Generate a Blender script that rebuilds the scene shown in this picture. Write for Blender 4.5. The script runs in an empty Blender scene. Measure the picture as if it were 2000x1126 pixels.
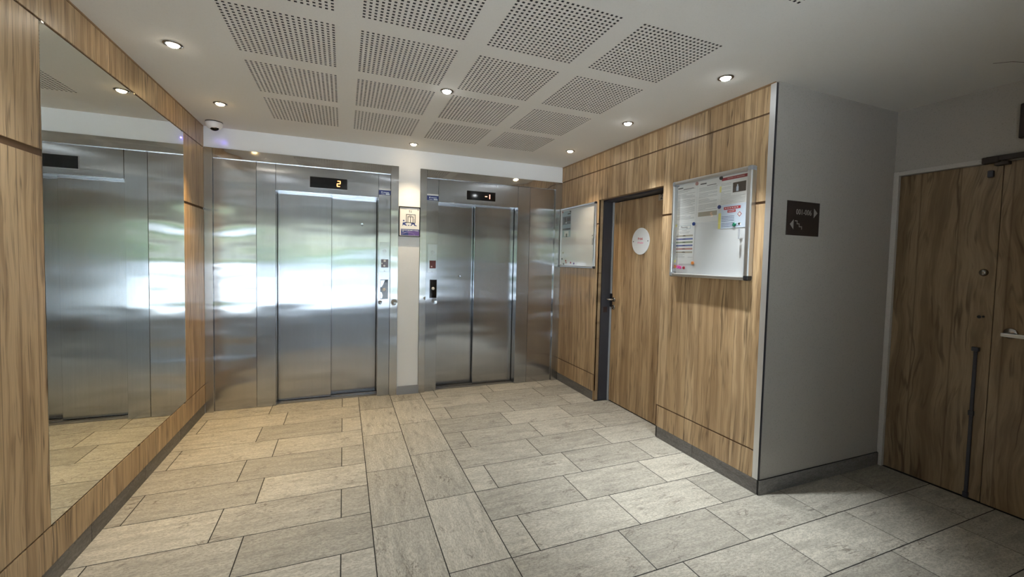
import bpy, bmesh, math, random
from mathutils import Vector, Matrix
random.seed(7)
S = bpy.context.scene
COL = S.collection
R = math.radians

# ------------------------------------------------------------------ camera
H = 2.505           # ceiling height
W = 3.4985          # face of the wood-clad right wall
NY = -2.628         # plane of the grey niche wall
DX = 4.721          # plane of the double-door wall
FY = -6.4           # glass front behind the camera
cam_d = bpy.data.cameras.new('camera'); cam = bpy.data.objects.new('camera', cam_d); COL.objects.link(cam)
yaw, pitch, roll, f = 0.3820, -0.0434, 0.0231, 822.98
cy_, sy_, cp_, sp_ = math.cos(yaw), math.sin(yaw), math.cos(pitch), math.sin(pitch)
fw = Vector((sy_*cp_, cy_*cp_, sp_)); r0 = Vector((cy_, -sy_, 0)); u0 = r0.cross(fw)
cr_, sr_ = math.cos(roll), math.sin(roll)
rt = cr_*r0 + sr_*u0; up = -sr_*r0 + cr_*u0
m = Matrix((rt, up, -fw)).transposed().to_4x4(); m.translation = Vector((1.1254, -4.4142, 1.4089))
cam.matrix_world = m
cam_d.sensor_fit = 'HORIZONTAL'; cam_d.sensor_width = 36; cam_d.lens = f*36/2000
cam_d.shift_x = -0.98/2000; cam_d.shift_y = -18.9/2000
cam_d.clip_start = 0.02; cam_d.clip_end = 200
S.camera = cam

# ------------------------------------------------------------------ world, sun, exposure
S.view_settings.view_transform = 'Standard'; S.view_settings.look = 'None'
S.view_settings.exposure = 0.12; S.view_settings.gamma = 1.0; S.view_settings.use_curve_mapping = False
wd = bpy.data.worlds.new('sky'); S.world = wd; wd.use_nodes = True
wn = wd.node_tree.nodes; wl = wd.node_tree.links
sky = wn.new('ShaderNodeTexSky'); sky.sky_type = 'NISHITA'; sky.sun_disc = False
sky.sun_elevation = R(48); sky.sun_rotation = R(120)
wn['Background'].inputs['Strength'].default_value = 0.42
wl.new(sky.outputs[0], wn['Background'].inputs['Color'])
sd = bpy.data.lights.new('sun', 'SUN'); sd.energy = 56.0; sd.angle = R(0.6); sd.color = (.73, .865, 1)
so = bpy.data.objects.new('sun', sd); COL.objects.link(so); so.location = (8, -14, 12)
so.rotation_euler = Vector((-0.55, 0.30, -0.85)).to_track_quat('-Z', 'Y').to_euler()

WARM = (1.0, .70, .32); NEUT = (1.0, .93, .80); COOL = (.93, .98, 1.0)
LAMPS = [  # x, y, colour, watts, label
    (.285, -1.63, (1, .90, .74), 55, 'recessed ceiling downlight nearest the left wall mirror, warm white'),
    (.282, -.70, WARM, 135, 'golden recessed downlight near the dome camera'),
    (1.745, -.24, (1, .80, .52), 48, 'small warm recessed downlight above the framed poster between the lifts'),
    (1.747, -1.64, COOL, 55, 'cool white downlight in the middle of the perforated ceiling'),
    (3.195, -2.535, COOL, 200, 'cool white downlight beside the top of the metal corner strip'),
    (3.192, -1.625, COOL, 92, 'cool white downlight above the notice board with papers'),
    (3.203, -.695, (1, .80, .55), 44, 'warm recessed downlight above the small empty whiteboard'),
    (.285, -2.56, COOL, 40, 'recessed downlight above the near end of the mirror, outside the frame'),
    (1.745, -3.04, NEUT, 36, 'recessed downlight behind the perforated ceiling field, outside the frame'),
]
SPOT_ANGLE = 82; SPOT_BLEND = 1.0

# ------------------------------------------------------------------ mesh helpers
WL = {}   # world location of every object that parents something
def wloc(o): return WL.get(o.name, Vector((0, 0, 0))) if o else Vector((0, 0, 0))

class MB:
    def __init__(s): s.bm = bmesh.new()
    def box(s, x0, x1, y0, y1, z0, z1, bev=0.0, seg=1):
        b = bmesh.new(); bmesh.ops.create_cube(b, size=1)
        for v in b.verts:
            v.co = Vector(((x0+x1)/2+v.co.x*(x1-x0), (y0+y1)/2+v.co.y*(y1-y0), (z0+z1)/2+v.co.z*(z1-z0)))
        if bev: bmesh.ops.bevel(b, geom=list(b.edges), offset=bev, segments=seg, profile=.5, affect='EDGES')
        s.add(b); return s
    def add(s, b):
        b.normal_update()
        me = bpy.data.meshes.new('t'); b.to_mesh(me); b.free(); s.bm.from_mesh(me); bpy.data.meshes.remove(me)
    def lathe(s, prof, mat, n=28):
        """profile [(r, h)] turned about local Z, placed with matrix mat"""
        b = bmesh.new(); rings = []
        for r, h in prof:
            if r < 1e-6: rings.append([b.verts.new((0, 0, h))])
            else: rings.append([b.verts.new((r*math.cos(2*math.pi*i/n), r*math.sin(2*math.pi*i/n), h)) for i in range(n)])
        for a, c in zip(rings, rings[1:]):
            for i in range(n):
                j = (i+1) % n
                if len(a) == 1 and len(c) == 1: continue
                if len(a) == 1: b.faces.new((a[0], c[i], c[j]))
                elif len(c) == 1: b.faces.new((a[i], a[j], c[0]))
                else: b.faces.new((a[i], a[j], c[j], c[i]))
        bmesh.ops.recalc_face_normals(b, faces=list(b.faces))
        bmesh.ops.transform(b, matrix=mat, verts=list(b.verts))
        s.add(b); return s
    def prism(s, pts, mat, d):
        """flat outline pts (x,y) extruded by d along local +Z, placed with mat"""
        b = bmesh.new(); lo = [b.verts.new((x, y, 0)) for x, y in pts]; hi = [b.verts.new((x, y, d)) for x, y in pts]
        n = len(pts); b.faces.new(lo[::-1]); b.faces.new(hi)
        for i in range(n): b.faces.new((lo[i], lo[(i+1) % n], hi[(i+1) % n], hi[i]))
        bmesh.ops.recalc_face_normals(b, faces=list(b.faces))
        bmesh.ops.transform(b, matrix=mat, verts=list(b.verts)); s.add(b); return s
    def tube(s, pts, r, n=10):
        b = bmesh.new(); pts = [Vector(p) for p in pts]; rings = []
        for i, p in enumerate(pts):
            d = (pts[min(i+1, len(pts)-1)]-pts[max(i-1, 0)]).normalized()
            a = d.orthogonal().normalized() if i == 0 else (a-d*a.dot(d)).normalized()
            c = d.cross(a)
            rings.append([b.verts.new(p+(a*math.cos(2*math.pi*k/n)+c*math.sin(2*math.pi*k/n))*r) for k in range(n)])
        for p, q in zip(rings, rings[1:]):
            for k in range(n): b.faces.new((p[k], p[(k+1) % n], q[(k+1) % n], q[k]))
        b.faces.new(rings[0][::-1]); b.faces.new(rings[-1])
        bmesh.ops.recalc_face_normals(b, faces=list(b.faces)); s.add(b); return s
    def build(s, name, mat, parent=None, smooth=False, uv=None, base=None):
        me = bpy.data.meshes.new(name)
        off = wloc(parent) if parent else (Vector(base) if base else Vector((0, 0, 0)))
        L = s.bm.loops.layers.uv.new('uv')
        for fc in s.bm.faces:
            n = fc.normal; ax = max(range(3), key=lambda i: abs(n[i]))
            for lp in fc.loops:
                c = lp.vert.co
                if ax == 2: q = (c.x, c.y) if uv != 'y' else (c.y, c.x)
                elif ax == 1: q = (c.x, c.z)
                else: q = (c.y, c.z)
                lp[L].uv = q
            fc.smooth = smooth
        for v in s.bm.verts: v.co -= off
        s.bm.to_mesh(me); s.bm.free()
        if mat: me.materials.append(mat)
        o = bpy.data.objects.new(name, me); COL.objects.link(o)
        if parent: o.parent = parent; WL[o.name] = off
        elif base: o.location = base; WL[o.name] = off
        return o

def tag(o, label=None, cat=None, group=None, kind=None):
    if label: o['label'] = label
    if cat: o['category'] = cat
    if group: o['group'] = group
    if kind: o['kind'] = kind
    return o
def thing(name, loc, label, cat, group=None):
    o = bpy.data.objects.new(name, None); COL.objects.link(o); o.location = loc; o.empty_display_size = .05
    WL[o.name] = Vector(loc); return tag(o, label, cat, group)
def box(name, mat, b, parent=None, bev=0.0, kind=None, uv=None, seg=1):
    o = MB().box(*b, bev=bev, seg=seg).build(name, mat, parent, uv=uv)
    if kind and not parent: o['kind'] = kind
    return o
# placement matrices: local X = reading direction, local Y = up, local Z = out of the wall
def on_back(x, y, z): return Matrix.Translation((x, y, z)) @ Matrix(((1,0,0),(0,0,-1),(0,1,0))).to_4x4()
def on_right(x, y, z): return Matrix.Translation((x, y, z)) @ Matrix(((0,0,-1),(-1,0,0),(0,1,0))).to_4x4()
def on_ceil(x, y, z): return Matrix.Translation((x, y, z)) @ Matrix(((1,0,0),(0,-1,0),(0,0,-1))).to_4x4()
def text(name, s, size, mtx, mat, parent, align='CENTER', sx=1.0, bold=0.0):
    cu = bpy.data.curves.new('t', 'FONT'); cu.body = s; cu.size = size; cu.align_x = align; cu.align_y = 'CENTER'
    cu.extrude = .0002; cu.offset = bold; cu.resolution_u = 3
    t = bpy.data.objects.new('t', cu); COL.objects.link(t); bpy.context.view_layer.update()
    me = bpy.data.meshes.new_from_object(t.evaluated_get(bpy.context.evaluated_depsgraph_get()))
    bpy.data.objects.remove(t); bpy.data.curves.remove(cu)
    me.transform(mtx @ Matrix.Diagonal((sx, 1, 1, 1))); me.transform(Matrix.Translation(-wloc(parent)))
    me.name = name; me.materials.clear(); me.materials.append(mat)
    o = bpy.data.objects.new(name, me); COL.objects.link(o); o.parent = parent; WL[o.name] = wloc(parent); return o

# ------------------------------------------------------------------ materials
def newmat(name):
    m = bpy.data.materials.new(name); m.use_nodes = True
    return m, m.node_tree.nodes, m.node_tree.links, m.node_tree.nodes['Principled BSDF']
def plain(name, col, rough=.5, metal=0.0, spec=.5, emit=None, es=0.0):
    m, n, l, b = newmat(name)
    b.inputs['Base Color'].default_value = (*col, 1); b.inputs['Roughness'].default_value = rough
    b.inputs['Metallic'].default_value = metal; b.inputs['Specular IOR Level'].default_value = spec
    if emit: b.inputs['Emission Color'].default_value = (*emit, 1); b.inputs['Emission Strength'].default_value = es
    return m
def mapping(n, l, src, scale, loc=(0, 0, 0)):
    mp = n.new('ShaderNodeMapping'); mp.inputs['Scale'].default_value = scale; mp.inputs['Location'].default_value = loc
    l.new(src, mp.inputs['Vector']); return mp.outputs[0]
def noise(n, l, vec, scale=1, detail=3, rough=.55, dist=0):
    t = n.new('ShaderNodeTexNoise'); t.inputs['Scale'].default_value = scale; t.inputs['Detail'].default_value = detail
    t.inputs['Roughness'].default_value = rough; t.inputs['Distortion'].default_value = dist
    l.new(vec, t.inputs['Vector']); return t.outputs['Fac']
def ramp(n, l, src, stops):
    r = n.new('ShaderNodeValToRGB'); e = r.color_ramp.elements
    while len(e) < len(stops): e.new(.5)
    for q, (p, c) in zip(e, stops): q.position = p; q.color = (*c, 1) if len(c) == 3 else c
    l.new(src, r.inputs[0]); return r.outputs[0]
def mix(n, l, fac, a, b, mode='MIX'):
    x = n.new('ShaderNodeMix'); x.data_type = 'RGBA'; x.blend_type = mode
    for i, v in ((0, fac), (6, a), (7, b)):
        if hasattr(v, 'is_linked') or hasattr(v, 'links'): l.new(v, x.inputs[i])
        elif isinstance(v, (int, float)): x.inputs[i].default_value = v
        else: x.inputs[i].default_value = (*v, 1)
    return x.outputs[2]
def math_(n, l, op, a, b=None, clamp=False):
    x = n.new('ShaderNodeMath'); x.operation = op; x.use_clamp = clamp
    for i, v in ((0, a), (1, b)):
        if v is None: continue
        if hasattr(v, 'links'): l.new(v, x.inputs[i])
        else: x.inputs[i].default_value = v
    return x.outputs[0]
def bump(n, l, h, strength, dist, b, prev=None):
    x = n.new('ShaderNodeBump'); x.inputs['Strength'].default_value = strength; x.inputs['Distance'].default_value = dist
    l.new(h, x.inputs['Height'])
    if prev: l.new(prev, x.inputs['Normal'])
    if b: l.new(x.outputs[0], b.inputs['Normal'])
    return x.outputs[0]

def wood_mat(name, seed=0.0, tone=1.0, k_=1.0):
    """vertical veneer laminate: bands of tone, long wavy dark veins, short dark cracks"""
    m, n, l, b = newmat(name)
    g = n.new('ShaderNodeNewGeometry').outputs['Position']
    sep = n.new('ShaderNodeSeparateXYZ'); l.new(g, sep.inputs[0])
    y, z = sep.outputs[1], sep.outputs[2]
    off = math_(n, l, 'ADD', math_(n, l, 'MULTIPLY', y, k_), seed)
    def vec(u, us, w, ws):
        c = n.new('ShaderNodeCombineXYZ'); l.new(math_(n, l, 'MULTIPLY', u, us), c.inputs[0]); l.new(math_(n, l, 'MULTIPLY', w, ws), c.inputs[1]); return c.outputs[0]
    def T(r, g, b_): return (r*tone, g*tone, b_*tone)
    # slow and quick sideways wander of the grain
    wob = noise(n, l, vec(off, 2.5, z, 1.1), 1.0, 2, .5)
    wob2 = noise(n, l, vec(off, 14.0, z, 5.0), 1.0, 2, .5)
    yy = math_(n, l, 'ADD', math_(n, l, 'ADD', off, math_(n, l, 'MULTIPLY', wob, .10)), math_(n, l, 'MULTIPLY', wob2, .014))
    # veneer leaves of differing tone with a fine straight seam
    v = n.new('ShaderNodeTexVoronoi'); v.voronoi_dimensions = '1D'; v.feature = 'F1'; v.inputs['Scale'].default_value = 1; v.inputs['Randomness'].default_value = .9
    wq = math_(n, l, 'MULTIPLY', off, 10.0); l.new(wq, v.inputs['W'])
    sepc = n.new('ShaderNodeSeparateColor'); l.new(v.outputs['Color'], sepc.inputs[0])
    band = ramp(n, l, sepc.outputs[0], [(0, T(.49, .33, .18)), (.35, T(.58, .405, .228)), (.7, T(.62, .44, .255)), (1, T(.69, .50, .30))])
    ve = n.new('ShaderNodeTexVoronoi'); ve.voronoi_dimensions = '1D'; ve.feature = 'DISTANCE_TO_EDGE'; ve.inputs['Scale'].default_value = 1; ve.inputs['Randomness'].default_value = .9
    l.new(wq, ve.inputs['W'])
    edge = ramp(n, l, ve.outputs['Distance'], [(0, (0, 0, 0)), (.030, (1, 1, 1))])
    # brown figure: flowing streaks
    figure = ramp(n, l, noise(n, l, vec(yy, 24.0, z, .9), 1.0, 4, .62, .3), [(.46, (0, 0, 0)), (.56, (.75, .75, .75)), (.70, (1, 1, 1))])
    col = mix(n, l, math_(n, l, 'MULTIPLY', figure, .68), band, T(.28, .165, .080))
    fib = noise(n, l, vec(yy, 190.0, z, 5.0), 1.0, 3, .6)
    col = mix(n, l, math_(n, l, 'MULTIPLY', ramp(n, l, fib, [(.35, (1, 1, 1)), (.6, (0, 0, 0))]), .26), col, T(.24, .15, .075))
    # dark thin cracks following the grain, broken along the height
    def cracks(us, zs, lvl, wid, bu, bz, lo, hi):
        r = math_(n, l, 'ABSOLUTE', math_(n, l, 'SUBTRACT', noise(n, l, vec(yy, us, z, zs), 1.0, 2, .5, .2), lvl))
        r = ramp(n, l, r, [(wid*.2, (1, 1, 1)), (wid, (0, 0, 0))])
        k = ramp(n, l, noise(n, l, vec(off, bu, z, bz), 1.0, 2, .6), [(lo, (0, 0, 0)), (hi, (1, 1, 1))])
        return math_(n, l, 'MULTIPLY', r, k)
    col = mix(n, l, math_(n, l, 'MULTIPLY', cracks(26.0, .8, .50, .030, 11.0, 1.7, .46, .60), .68), col, (.06, .032, .015))
    col = mix(n, l, math_(n, l, 'MULTIPLY', cracks(41.0, 1.3, .51, .034, 16.0, 3.2, .50, .62), .58), col, (.09, .05, .024))
    col = mix(n, l, math_(n, l, 'MULTIPLY', math_(n, l, 'SUBTRACT', 1.0, edge), .68), col, (.10, .055, .026))
    l.new(col, b.inputs['Base Color'])
    b.inputs['Roughness'].default_value = .36; b.inputs['Specular IOR Level'].default_value = .42
    bump(n, l, fib, .05, .002, b)
    return m

def steel_mat(name, col, ru, aniso, horizontal, warp=.004, dents=()):
    m, n, l, b = newmat(name)
    pos = n.new('ShaderNodeNewGeometry').outputs['Position']
    b.inputs['Metallic'].default_value = 1
    st = mapping(n, l, pos, (4, 4, 220) if horizontal else (220, 220, 1.2))
    streak = noise(n, l, st, 1.0, 3, .6)
    sm = noise(n, l, mapping(n, l, pos, (3.0, 3.0, 1.6)), 1.0, 4, .6)
    c = mix(n, l, .16, col, ramp(n, l, streak, [(.3, tuple(.66*x for x in col)), (.7, tuple(1.16*x for x in col))]))
    c = mix(n, l, math_(n, l, 'MULTIPLY', ramp(n, l, sm, [(.45, (0, 0, 0)), (.75, (1, 1, 1))]), .16), c, tuple(.6*x for x in col))
    l.new(c, b.inputs['Base Color'])
    rr = math_(n, l, 'ADD', ru, math_(n, l, 'MULTIPLY', math_(n, l, 'SUBTRACT', sm, .5), .14))
    l.new(rr, b.inputs['Roughness'])
    b.inputs['Anisotropic'].default_value = aniso
    b.inputs['Anisotropic Rotation'].default_value = .25 if horizontal else 0.0
    tg = n.new('ShaderNodeTangent'); tg.direction_type = 'UV_MAP'; tg.uv_map = 'uv'; l.new(tg.outputs[0], b.inputs['Tangent'])
    wv = noise(n, l, mapping(n, l, pos, (.6, .6, 2.6)), 1.0, 2, .45)
    h = math_(n, l, 'MULTIPLY', wv, warp*10)
    for (dx, dy, dz, dr, dd) in dents:
        sub = n.new('ShaderNodeVectorMath'); sub.operation = 'DISTANCE'; l.new(pos, sub.inputs[0]); sub.inputs[1].default_value = (dx, dy, dz)
        q = n.new('ShaderNodeMapRange'); q.interpolation_type = 'SMOOTHSTEP'; l.new(sub.outputs['Value'], q.inputs[0])
        q.inputs[1].default_value = 0; q.inputs[2].default_value = dr; q.inputs[3].default_value = -dd; q.inputs[4].default_value = 0
        h = math_(n, l, 'ADD', h, q.outputs[0])
    bump(n, l, h, 1.0, 1.0, b)
    return m

def plaster_mat(name, col, rough=.85, speck=.1):
    m, n, l, b = newmat(name)
    pos = n.new('ShaderNodeNewGeometry').outputs['Position']
    a = noise(n, l, pos, 2.2, 4, .6); s2 = noise(n, l, pos, 130, 2, .6)
    c = mix(n, l, math_(n, l, 'MULTIPLY', a, speck*1.4), col, tuple(.72*x for x in col))
    c = mix(n, l, math_(n, l, 'MULTIPLY', ramp(n, l, s2, [(.55, (0, 0, 0)), (.75, (1, 1, 1))]), speck*2), c, tuple(.6*x for x in col))
    l.new(c, b.inputs['Base Color']); b.inputs['Roughness'].default_value = rough; b.inputs['Specular IOR Level'].default_value = .25
    bump(n, l, s2, .12, .003, b); return m

def tile_mat(name, base=(.485, .455, .385)):
    """slate-look porcelain: cleft bands running along the tile, pits, per-tile tone"""
    m, n, l, b = newmat(name)
    uvn = n.new('ShaderNodeUVMap'); uvn.uv_map = 'uv'
    oi = n.new('ShaderNodeObjectInfo')
    addv = n.new('ShaderNodeVectorMath'); addv.operation = 'ADD'; l.new(uvn.outputs[0], addv.inputs[0])
    cmb = n.new('ShaderNodeCombineXYZ'); l.new(math_(n, l, 'MULTIPLY', oi.outputs['Random'], 40.0), cmb.inputs[2])
    l.new(cmb.outputs[0], addv.inputs[1]); uv = addv.outputs[0]
    lay = noise(n, l, mapping(n, l, uv, (5, 26, 1)), 1.0, 6, .62, .35)
    grit = noise(n, l, mapping(n, l, uv, (55, 120, 1)), 1.0, 4, .65)
    crack = noise(n, l, mapping(n, l, uv, (4, 15, 1)), 1.0, 5, .6, .8)
    pit = noise(n, l, mapping(n, l, uv, (130, 230, 1)), 1.0, 2, .5)
    hi = tuple(min(1, 1.28*x) for x in base); lo = tuple(.62*x for x in base)
    c = ramp(n, l, lay, [(.3, lo), (.5, base), (.7, hi)])
    c = mix(n, l, .30, c, base)
    c = mix(n, l, math_(n, l, 'MULTIPLY', ramp(n, l, grit, [(.40, (1, 1, 1)), (.58, (0, 0, 0))]), .55), c, tuple(.50*x for x in base))
    rd = math_(n, l, 'ABSOLUTE', math_(n, l, 'SUBTRACT', crack, .5))
    rd = ramp(n, l, rd, [(.004, (1, 1, 1)), (.018, (0, 0, 0))])
    gate = ramp(n, l, noise(n, l, mapping(n, l, uv, (7, 7, 1)), 1.0, 2, .5), [(.5, (0, 0, 0)), (.62, (1, 1, 1))])
    rdg = math_(n, l, 'MULTIPLY', rd, gate)
    c = mix(n, l, math_(n, l, 'MULTIPLY', rdg, .65), c, (.13, .105, .08))
    c = mix(n, l, math_(n, l, 'MULTIPLY', ramp(n, l, pit, [(.58, (0, 0, 0)), (.68, (1, 1, 1))]), .5), c, (.15, .13, .105))
    tone = n.new('ShaderNodeMapRange'); l.new(oi.outputs['Random'], tone.inputs[0]); tone.inputs[3].default_value = .80; tone.inputs[4].default_value = 1.12
    sc = n.new('ShaderNodeVectorMath'); sc.operation = 'SCALE'; l.new(c, sc.inputs[0]); l.new(tone.outputs[0], sc.inputs['Scale'])
    l.new(sc.outputs[0], b.inputs['Base Color'])
    b.inputs['Roughness'].default_value = .52; b.inputs['Specular IOR Level'].default_value = .35
    h = math_(n, l, 'ADD', math_(n, l, 'MULTIPLY', lay, .6), math_(n, l, 'MULTIPLY', grit, .35))
    h = math_(n, l, 'SUBTRACT', h, math_(n, l, 'MULTIPLY', rdg, .4))
    bump(n, l, h, .6, .006, b); return m

def glass_mat(name, tint=(.985, .99, .99), refl=1.0):
    m = bpy.data.materials.new(name); m.use_nodes = True; n = m.node_tree.nodes; l = m.node_tree.links; n.clear()
    out = n.new('ShaderNodeOutputMaterial'); t = n.new('ShaderNodeBsdfTransparent'); g = n.new('ShaderNodeBsdfGlossy')
    t.inputs[0].default_value = (*tint, 1); g.inputs['Roughness'].default_value = .01; g.inputs['Color'].default_value = (refl, refl, refl, 1)
    ge = n.new('ShaderNodeNewGeometry'); dt = n.new('ShaderNodeVectorMath'); dt.operation = 'DOT_PRODUCT'
    l.new(ge.outputs['Incoming'], dt.inputs[0]); l.new(ge.outputs['Normal'], dt.inputs[1])
    c1 = math_(n, l, 'SUBTRACT', 1.0, math_(n, l, 'ABSOLUTE', dt.outputs['Value']), True)
    fr = math_(n, l, 'ADD', .04, math_(n, l, 'MULTIPLY', math_(n, l, 'POWER', c1, 5.0), .9), True)
    x = n.new('ShaderNodeMixShader'); l.new(fr, x.inputs[0]); l.new(t.outputs[0], x.inputs[1]); l.new(g.outputs[0], x.inputs[2])
    l.new(x.outputs[0], out.inputs[0]); return m

M = {}
M['wood'] = wood_mat('wood_veneer', 0.0)
M['wood_left'] = wood_mat('wood_veneer_left', 5.37)
M['wood_door'] = wood_mat('wood_veneer_door', 11.2, .92)
M['wood_niche_shaded'] = wood_mat('wood_veneer_niche_shaded', 17.9, .50, .5)  # same laminate, toned down so the niche's shade is in its colour
M['wood_edge'] = plain('wood_edge', (.30, .185, .09), .45)
M['groove'] = plain('groove_brown', (.15, .085, .042), .7)
M['joint'] = plain('dark_joint', (.05, .028, .015), .8)
M['tile'] = tile_mat('stone_tile')
M['skirt'] = tile_mat('skirting_stone', (.22, .205, .19))
M['grout'] = plain('dark_grout', (.022, .020, .018), .9)
M['white'] = plaster_mat('white_paint', (.87, .875, .88), .7, .05)
M['grey_wall'] = plaster_mat('rough_wall_paint', (.47, .43, .375), .85, .24)
M['ceil'] = plaster_mat('ceiling_paint', (.78, .755, .71), .9, .07)
M['felt_hole_shade'] = plain('dark_felt_hole_shade', (.040, .038, .036), .95)  # felt backing, and the painted shade of the hole walls
DENTS1 = [(1.47, .010, .955, .022, .004), (1.428, .135, 1.02, .02, .004), (1.30, .195, 1.74, .018, .0012)]
DENTS2 = [(2.017, .010, .962, .035, .003), (1.915, -.012, .995, .018, .003), (2.33, .17, 1.22, .02, .003), (1.605, -.012, .955, .035, .007)]
SC = (.432, .453, .482)
M['steel'] = steel_mat('brushed_steel', SC, .18, .9, False, .0010, DENTS1 + DENTS2)
M['steel_soft'] = steel_mat('brushed_steel_side', (.46, .46, .47), .18, .80, False, .0035)
M['steel_frame'] = steel_mat('polished_steel_frame', (.52, .52, .52), .22, .8, False, .002, DENTS2)
M['steel_head'] = steel_mat('polished_steel_header', (.55, .54, .53), .07, .5, True, .003)
M['steel_plate'] = steel_mat('signal_plate_steel', (.46, .47, .49), .25, .85, False, .0012)
M['steel_plain'] = plain('satin_steel', (.62, .63, .65), .28, 1)
M['alu'] = plain('anodised_aluminium', (.66, .67, .68), .34, 1)
M['chrome'] = plain('chrome', (.75, .75, .74), .12, 1)
M['dark_chrome'] = plain('dark_chrome', (.30, .28, .26), .25, 1)
M['black'] = plain('black_plastic', (.012, .012, .014), .35)
M['gloss_black'] = plain('glossy_black', (.006, .006, .008), .06)
M['dark_grey'] = plain('dark_grey_paint', (.045, .046, .058), .45)
M['lt_grey'] = plain('pale_grey_seal', (.45, .47, .50), .5)
M['mid_grey'] = plain('grey_plastic', (.30, .31, .33), .4)
M['mirror'] = plain('mirror_silver', (.80, .825, .79), .004, 1)
M['glass_edge'] = plain('glass_edge', (.62, .78, .72), .15)
M['glass'] = glass_mat('clear_glass')
M['board'] = plain('white_enamel', (.78, .79, .80), .22)
M['paper'] = plain('white_paper', (.82, .82, .81), .8)
M['paper_blue'] = plain('pale_blue_paper', (.68, .76, .88), .7)
M['ink'] = plain('grey_ink', (.46, .46, .47), .8)
M['ink_dark'] = plain('black_ink', (.05, .05, .06), .8)
M['red'] = plain('red_print', (.50, .035, .05), .5)
M['dred'] = plain('dark_red_print', (.30, .02, .035), .5)
M['pink'] = plain('pink_print', (.80, .12, .33), .45)
M['hotpink'] = plain('hot_pink_plastic', (.90, .10, .45), .35)
M['orange'] = plain('orange_plastic', (.90, .30, .06), .35)
M['yellow'] = plain('yellow_plastic', (.85, .78, .25), .35)
M['green'] = plain('green_plastic', (.01, .22, .12), .35)
M['blue'] = plain('blue_plastic', (.02, .06, .30), .35)
M['navy'] = plain('navy_print', (.035, .055, .22), .4)
M['violet'] = plain('violet_print', (.15, .09, .33), .4)
M['lav'] = plain('lavender_print', (.40, .34, .62), .4)
M['cream'] = plain('cream_print', (.84, .82, .79), .45)
M['bar_blue'] = plain('blue_bar', (.16, .19, .40), .7)
M['bar_green'] = plain('green_bar', (.28, .33, .22), .7)
M['bar_red'] = plain('red_bar', (.48, .25, .22), .7)
M['bar_tan'] = plain('tan_bar', (.45, .40, .32), .7)
M['sign_brown'] = plain('dark_brown_sign', (.035, .024, .020), .55)
M['sign_grey'] = plain('pale_sign_print', (.36, .34, .31), .6)
M['cam_white'] = plain('white_plastic', (.82, .80, .80), .3)
M['led'] = plain('orange_led', (.4, .1, .02), .5, emit=(1, .36, .10), es=5.0)
M['led_red'] = plain('red_led', (.4, .08, .02), .5, emit=(1, .42, .25), es=4.0)
M['red_disp'] = plain('dark_red_display', (.10, .018, .015), .2)
M['grey_disp'] = plain('grey_violet_display', (.13, .10, .13), .2)
M['pic_dark'] = plain('dark_picture', (.05, .035, .03), .4)
M['pic_grey'] = plain('grey_picture', (.16, .17, .19), .5)
M['pic_blue'] = plain('blue_grey_picture', (.40, .50, .56), .5)
M['pave'] = plaster_mat('pale_paving', (.62, .60, .57), .85, .15)
M['leaf'] = plaster_mat('leaf_green', (.16, .26, .10), .7, .5)
M['facade_frame'] = plain('facade_frame_metal', (.16, .17, .18), .4, .6)

# ------------------------------------------------------------------ floor: grout bed and every tile a piece
floor = MB().box(-3.0, 5.0, FY-.05, .55, -.25, -.0013).build('floor', M['grout']); floor['kind'] = 'structure'
TX, TY, TW, TL, G = 1.2716, -2.6229, .3015, .603, .0052
def tile(x0, x1, y0, y1, along):
    x0 += G/2; x1 -= G/2; y0 += G/2; y1 -= G/2
    if x1-x0 < .012 or y1-y0 < .012: return
    b = bmesh.new(); c = .0007; zt = random.uniform(-.0003, .0003)
    lo = [b.verts.new((x, y, -.003)) for x, y in ((x0, y0), (x1, y0), (x1, y1), (x0, y1))]
    md = [b.verts.new((x, y, zt-c*.8)) for x, y in ((x0, y0), (x1, y0), (x1, y1), (x0, y1))]
    hi = [b.verts.new((x, y, zt)) for x, y in ((x0+c, y0+c), (x1-c, y0+c), (x1-c, y1-c), (x0+c, y1-c))]
    b.faces.new(hi)
    for i in range(4):
        j = (i+1) % 4
        b.faces.new((lo[i], lo[j], md[j], md[i])); b.faces.new((md[i], md[j], hi[j], hi[i]))
    k = MB(); k.add(b); k.build('floor_tile', M['tile'], floor, uv='y' if along == 'y' else None)
for k in range(-15, 9):
    y0, y1 = TY+k*TW, min(TY+(k+1)*TW, .045)
    if y0 < FY: y0 = FY
    if y1 <= y0: continue
    xr = 3.66 if 3 <= k <= 5 else (3.503 if k >= 0 else (DX+.004 if k >= -7 else 3.0))
    q = TL/4 if k % 2 == 0 else 0
    xs = [TX];
    if q: xs.append(TX-q)
    xl = -.005 if y0 > -4.8 else -2.76
    while xs[-1] > xl: xs.append(xs[-1]-TL)
    xs[-1] = xl
    for a, c in zip(xs, xs[1:]): tile(c, a, y0, y1, 'x')
    x = TX+2*TW; xs = [x]
    if q: xs.append(x+q)
    while xs[-1] < xr: xs.append(xs[-1]+TL)
    xs[-1] = xr
    for a, c in zip(xs, xs[1:]): tile(a, c, y0, y1, 'x')
for cx0, ya in ((TX, -.960), (TX+TW, -.810)):
    y = ya+2*TL
    while y > FY:
        if y-TL < .045: tile(cx0, cx0+TW, max(y-TL, FY), min(y, .045), 'y')
        y -= TL

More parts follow.
